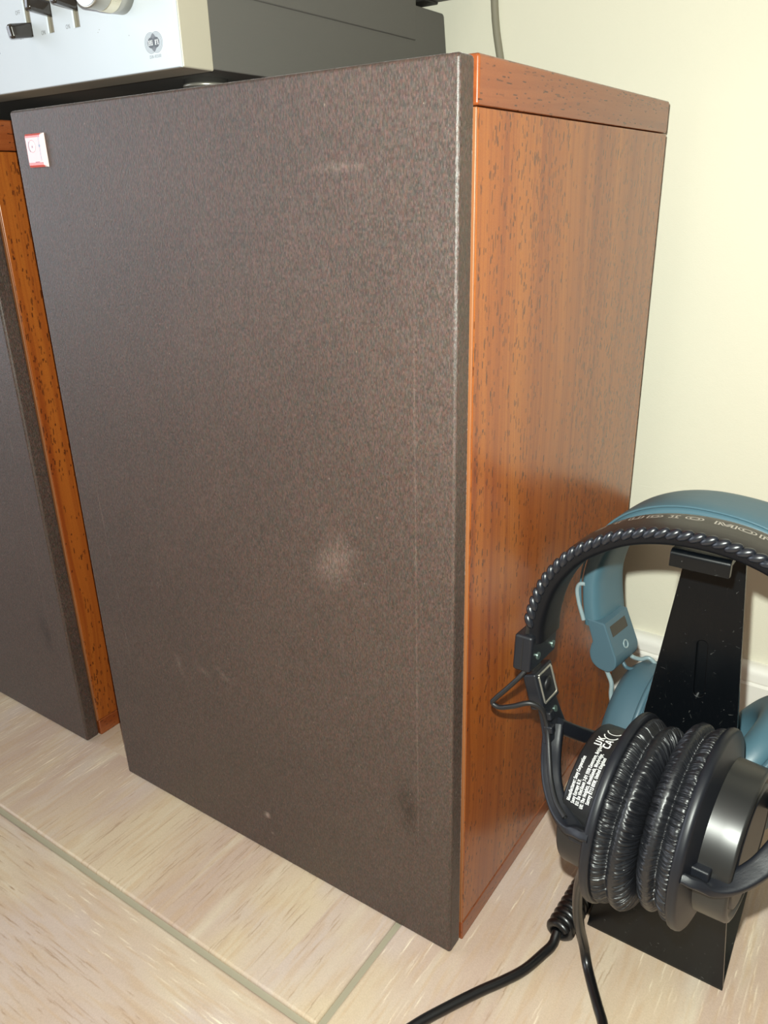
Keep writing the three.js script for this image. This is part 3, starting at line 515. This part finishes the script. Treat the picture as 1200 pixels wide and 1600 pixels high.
    const hm = sgn < 0 ? phy({ map: cupTex, roughness: 0.36, metalness: 0.2 }) : M.litCupPaint;  // same finish on both cups, the right copy lightened for its highlight
    part('housing', O(hg), hm, g0);
    part('end_cap', O(latheX([[0.0148, 0.0262], [0.0162, 0.0258], [0.0164, 0.0240], [0.0164, 0.0001]], 72)), M.plastic, g0);
    part('flange', O(latheX([[-0.0034, 0.0360], [-0.0034, 0.0418], [-0.0030, 0.0426], [-0.0020, 0.0430], [-0.0006, 0.0430], [0.0004, 0.0426], [0.0010, 0.0416], [0.0034, 0.0330], [0.0040, 0.0310]], 128)), M.plastic, g0);
    const prof = densify([[-0.0030, 0.0400], [-0.0036, 0.0412], [-0.0052, 0.0415], [-0.0072, 0.0404], [-0.0086, 0.0388], [-0.0093, 0.0384], [-0.0098, 0.0392], [-0.0115, 0.0408], [-0.0138, 0.0408], [-0.0160, 0.0390], [-0.0177, 0.0355], [-0.0184, 0.0315], [-0.0182, 0.0270], [-0.0168, 0.0230], [-0.0140, 0.0208], [-0.0090, 0.0200], [-0.0045, 0.0200]], 74);
    const sd = sgn < 0 ? 120 : 290, wr = (f, ty, k) => (a, t) => { const ca = Math.cos(a), sa = Math.sin(a), wob = 0.06 * (fbm(ca * 3 + 9, sa * 3 + t * 3, sd + k, 2) - 0.5) + 0.02 * (vn(a * 17, t * 6, sd + k + 4) - 0.5); const n = fbm((a + wob) * f, t * ty + 3 * vn(a * 6, 2, sd), sd + k + 9, 2), v = 1 - Math.abs(2 * n - 1); return -(v ** 5); };
    const w1 = wr(30, 2.2, 0), w2 = wr(62, 3.5, 30), w3 = wr(24, 1.5, 60);
    const pd = part('ear_pad', O(latheX(prof, 1300, (x, r, a, j) => {
      const t = j / 74; if (t < 0.02) return [0, 0]; const seam = Math.exp(-(((t - 0.27) / 0.035) ** 2));
      let d = t > 0.27 ? (0.0024 * w1(a, t) + 0.0007 * w2(a, t)) * clamp((t - 0.28) / 0.06) * clamp((0.86 - t) / 0.1) : (0.0013 * w3(a, t) + 0.0003 * w2(a, t)) * clamp(t / 0.08) * clamp((0.25 - t) / 0.05);
      d += 0.0005 * (fbm(a * 14, t * 5, 7 + sgn, 3) - 0.5) * (t > 0.05 ? 1 : 0) - 0.0003 * seam;
      const k = Math.max(0, (t - 0.6) / 0.4); return [-d * k * 0.6 * -1 * (x < -0.016 ? 1 : 0.3), d * (1 - 0.5 * k)];
    })), M.padLeather, g0);
    pd.userData.label = 'crumpled black leather ear pad';
    part('speaker_cloth', O(latheX([[-0.0040, 0.0205], [-0.0046, 0.0190], [-0.0046, 0.0001]], 48)), M.plasticDark, g0);
    { const b = rbox(0.0085, 0.0075, 0.0050, 0.0010, 3); b.translate(0.0050, 0.003, 0.0328); part('pivot_boss', O(b), M.plastic, g0); const c = rbox(0.0085, 0.0075, 0.0050, 0.0010, 3); c.translate(0.0050, 0.002, -0.0328); part('pivot_boss', O(c), M.plastic, g0); }
  };
  cup(-1, [-0.0178, 0.0004, 0.0002], 3.4 * Math.PI / 180 * -1); cup(1, [0.0196, 0.0064, 0.0006], -3.8 * Math.PI / 180);
}

// ------------------------------------------------------------------ grey headphones at the back of the stand
M.greyVinyl = phy({ color: 0x456370, roughness: 0.42, sheen: 0.2, sheenRoughness: 0.5, bumpMap: M.grain, bumpScale: 0.00006 });
M.greyPlastic = phy({ color: 0x425c69, roughness: 0.45 });
M.greyWire = phy({ color: 0x7f9095, roughness: 0.3, clearcoat: 0.3 });
{
  const hp = thing('headphones', 'blue grey padded headphones hung behind the black pair at the back of the stand', 'headphones', [0.0844, 0.1206, -0.1023]);
  hp.rotation.y = -9 * Math.PI / 180;
  const half = [[0.0590, 0.0350], [0.0615, 0.0500], [0.0620, 0.0620], [0.0592, 0.0755], [0.0535, 0.0880], [0.0445, 0.0985], [0.0320, 0.1060], [0.0170, 0.1105], [0, 0.1118]];
  const bp = []; for (const q of half) bp.push([-q[0], q[1], 0]); for (let i = half.length - 2; i >= 0; i--) bp.push([half[i][0], half[i][1], 0]);
  const fr = framesAlong(bp, 160, [0, 0, 1]); for (const f of fr) { if (f.A.dot(f.p.clone().sub(new THREE.Vector3(0, 0.05, 0))) < 0) f.A.negate(); f.B.set(0, 0, 1); }
  part('headband', sweep(fr, superSection(0.0058, 0.0165, 3.2, 40)), M.greyVinyl, hp);
  const inset = fr.slice(2, -2).map((f) => ({ ...f, p: f.p.clone().addScaledVector(f.A, 0.0048).add(new THREE.Vector3(0, 0, 0.0158)) }));
  part('band_seam', sweep(inset, superSection(0.0006, 0.0006, 2, 8)), M.greyVinyl, hp);
  const half2 = (mir) => {
    const Q = (g) => mir ? flipX(g) : g;
    const bs = new THREE.Shape(); bs.moveTo(-0.0055, 0.0385); bs.lineTo(0.0040, 0.0385); bs.lineTo(0.0118, 0.0215); bs.quadraticCurveTo(0.0142, 0.0145, 0.0085, 0.0115); bs.quadraticCurveTo(-0.0015, 0.0105, -0.0022, 0.0195); bs.quadraticCurveTo(-0.0020, 0.0240, -0.0008, 0.0260); bs.closePath();
    const bg = new THREE.ExtrudeGeometry(bs, { depth: 0.0240, bevelEnabled: true, bevelSize: 0.0007, bevelThickness: 0.0007, bevelSegments: 2, curveSegments: 14 }); bg.translate(-0.0550, 0, -0.0080);
    const bx = part('slider_box', Q(bg), M.greyPlastic, hp);
    { const g = rbox(0.0010, 0.0065, 0.0170, 0.0004); g.rotateZ(0.43); g.translate(-0.0484, 0.0335, 0.0045); part('dark_window', Q(g), std({ color: 0x2a2622, roughness: 0.3 }), bx); }
    { const g = rbox(0.0010, 0.0070, 0.0160, 0.0004); g.rotateZ(0.43); g.translate(-0.0442, 0.0240, 0.0035); part('plate', Q(g), M.greyPlastic, bx); const k = new THREE.TorusGeometry(0.0021, 0.0005, 8, 20); k.rotateY(Math.PI / 2); k.rotateZ(0.43); k.translate(-0.0436, 0.0240, 0.0035); part('emblem_ring', Q(k), M.greyWire, bx); }
    part('wire_frame', Q(tube([[-0.0640, 0.0585, 0.0155], [-0.0672, 0.0575, 0.0160], [-0.0684, 0.0545, 0.0160], [-0.0670, 0.0470, 0.0160], [-0.0632, 0.0370, 0.0160]], 0.0012, 50, 10)), M.greyWire, hp);
    part('wire_frame', Q(tube([[-0.0510, 0.0120, 0.0120], [-0.0480, 0.0070, 0.0120], [-0.0455, 0.0020, 0.0120], [-0.0448, -0.0050, 0.0125], [-0.0435, -0.0085, 0.0130], [-0.0395, -0.0105, 0.0140]], 0.0013, 50, 10)), M.greyWire, hp);
    part('wire_frame', Q(tube([[-0.0470, 0.0135, -0.0060], [-0.0440, 0.0100, -0.0080], [-0.0390, 0.0105, -0.0080], [-0.0350, 0.0125, -0.0090], [-0.0310, 0.0090, -0.0100], [-0.0300, 0.0020, -0.0100]], 0.0012, 50, 10)), M.greyWire, hp);
    part('lead', Q(tube([[-0.0470, 0.0120, 0.0000], [-0.0430, 0.0080, 0.0010], [-0.0370, 0.0085, 0.0015], [-0.0330, 0.0050, 0.0020], [-0.0320, -0.0010, 0.0030]], 0.0011, 40, 8)), M.greyPlastic, hp);
    const g0 = new THREE.Group(); g0.name = 'ear_cup'; g0.position.set(mir ? 0.0255 : -0.0225, mir ? -0.0230 : -0.0270, mir ? -0.002 : 0.0); g0.rotation.y = mir ? 0.10 : 0.08; if (mir) g0.rotation.z = -0.55; hp.add(g0);
    part('housing', Q(latheX([[-0.0010, 0.0392], [-0.0080, 0.0388], [-0.0150, 0.0374], [-0.0195, 0.0335], [-0.0215, 0.0270], [-0.0222, 0.0120], [-0.0222, 0.0001]].map((q) => [q[0], q[1]]).reverse().map((q) => q), 96)), M.greyPlastic, g0);
    part('rim', Q(latheX(densify([[-0.0030, 0.0385], [-0.0030, 0.0412], [-0.0018, 0.0422], [-0.0004, 0.0418], [0.0002, 0.0408], [0.0008, 0.0418], [0.0022, 0.0422], [0.0034, 0.0410], [0.0034, 0.0388]], 36), 128)), M.greyPlastic, g0);
    part('ear_pad', Q(latheX(densify([[0.0020, 0.0385], [0.0040, 0.0400], [0.0080, 0.0402], [0.0125, 0.0380], [0.0150, 0.0330], [0.0145, 0.0270], [0.0120, 0.0225], [0.0060, 0.0205], [0.0020, 0.0200]], 30), 96)), M.greyVinyl, g0);
    part('ear_cloth', Q(latheX([[0.0030, 0.0210], [0.0024, 0.0100], [0.0024, 0.0001]], 40)), M.plasticDark, g0);
  };
  half2(false); half2(true);
}

// ------------------------------------------------------------------ the headphone cord
{
  M.cord = phy({ color: 0x0d0d0f, roughness: 0.36, clearcoat: 0.3, clearcoatRoughness: 0.2 });
  const o = thing('coiled_cord', 'black headphone cord with a coiled stretch lying on the tiles before the stand', 'cord', [0.045, 0, -0.03]);
  const off = o.position, P = (g) => { g.translate(-off.x, -off.y, -off.z); return g; };
  const y0 = 0.0028;
  part('straight_lead', P(tube([[0.0640, 0.0900, 0.0020], [0.0600, 0.0780, -0.0060], [0.0565, 0.0560, -0.0130], [0.0565, 0.0330, -0.0180], [0.0590, 0.0120, -0.0230], [0.0625, 0.0050, -0.0195], [0.0690, 0.0030, -0.0105], [0.0750, y0, -0.0020], [0.0805, y0, 0.0060], [0.0880, y0, 0.0300], [0.0900, y0, 0.0900], [0.0700, y0, 0.1900], [0.0900, y0, 0.3000], [0.1900, y0, 0.3800], [0.3200, y0, 0.4000]], 0.0026, 300, 14)), M.cord, o);
  part('floor_lead', P(tube([[0.0425, 0.0066, -0.0275], [0.0428, 0.0038, -0.0215], [0.0405, y0, -0.0140], [0.0362, y0, -0.0004], [0.0300, y0, 0.0110], [0.0230, y0, 0.0220], [0.0130, y0, 0.0395], [0.0050, y0, 0.0550], [-0.0040, y0, 0.0800], [-0.0100, y0, 0.1400], [-0.0400, y0, 0.2400], [-0.0300, y0, 0.3600], [0.0600, y0, 0.4600], [0.2200, y0, 0.5000], [0.4200, y0, 0.4800]], 0.0026, 320, 14)), M.cord, o);
  const a = new THREE.Vector3(0.0436, 0.0078, -0.0270), b = new THREE.Vector3(0.0452, 0.0078, -0.0860), ax = b.clone().sub(a), len = ax.length(); ax.normalize();
  const e1 = new THREE.Vector3(0, 1, 0), e2 = new THREE.Vector3().crossVectors(ax, e1).normalize(), pts = [], turns = 13;
  for (let i = 0; i <= turns * 20; i++) { const t = i / (turns * 20), an = t * turns * Math.PI * 2 + 0.6; pts.push(a.clone().addScaledVector(ax, t * len).addScaledVector(e1, 0.0053 * Math.sin(an)).addScaledVector(e2, 0.0053 * Math.cos(an))); }
  part('coil', P(new THREE.TubeGeometry(new THREE.CatmullRomCurve3(pts), 700, 0.0023, 12, false)), M.cord, o);
}

scene.traverse((m) => { if (m.isMesh) { m.castShadow = m.receiveShadow = true; } });
renderer.render(scene, camera);
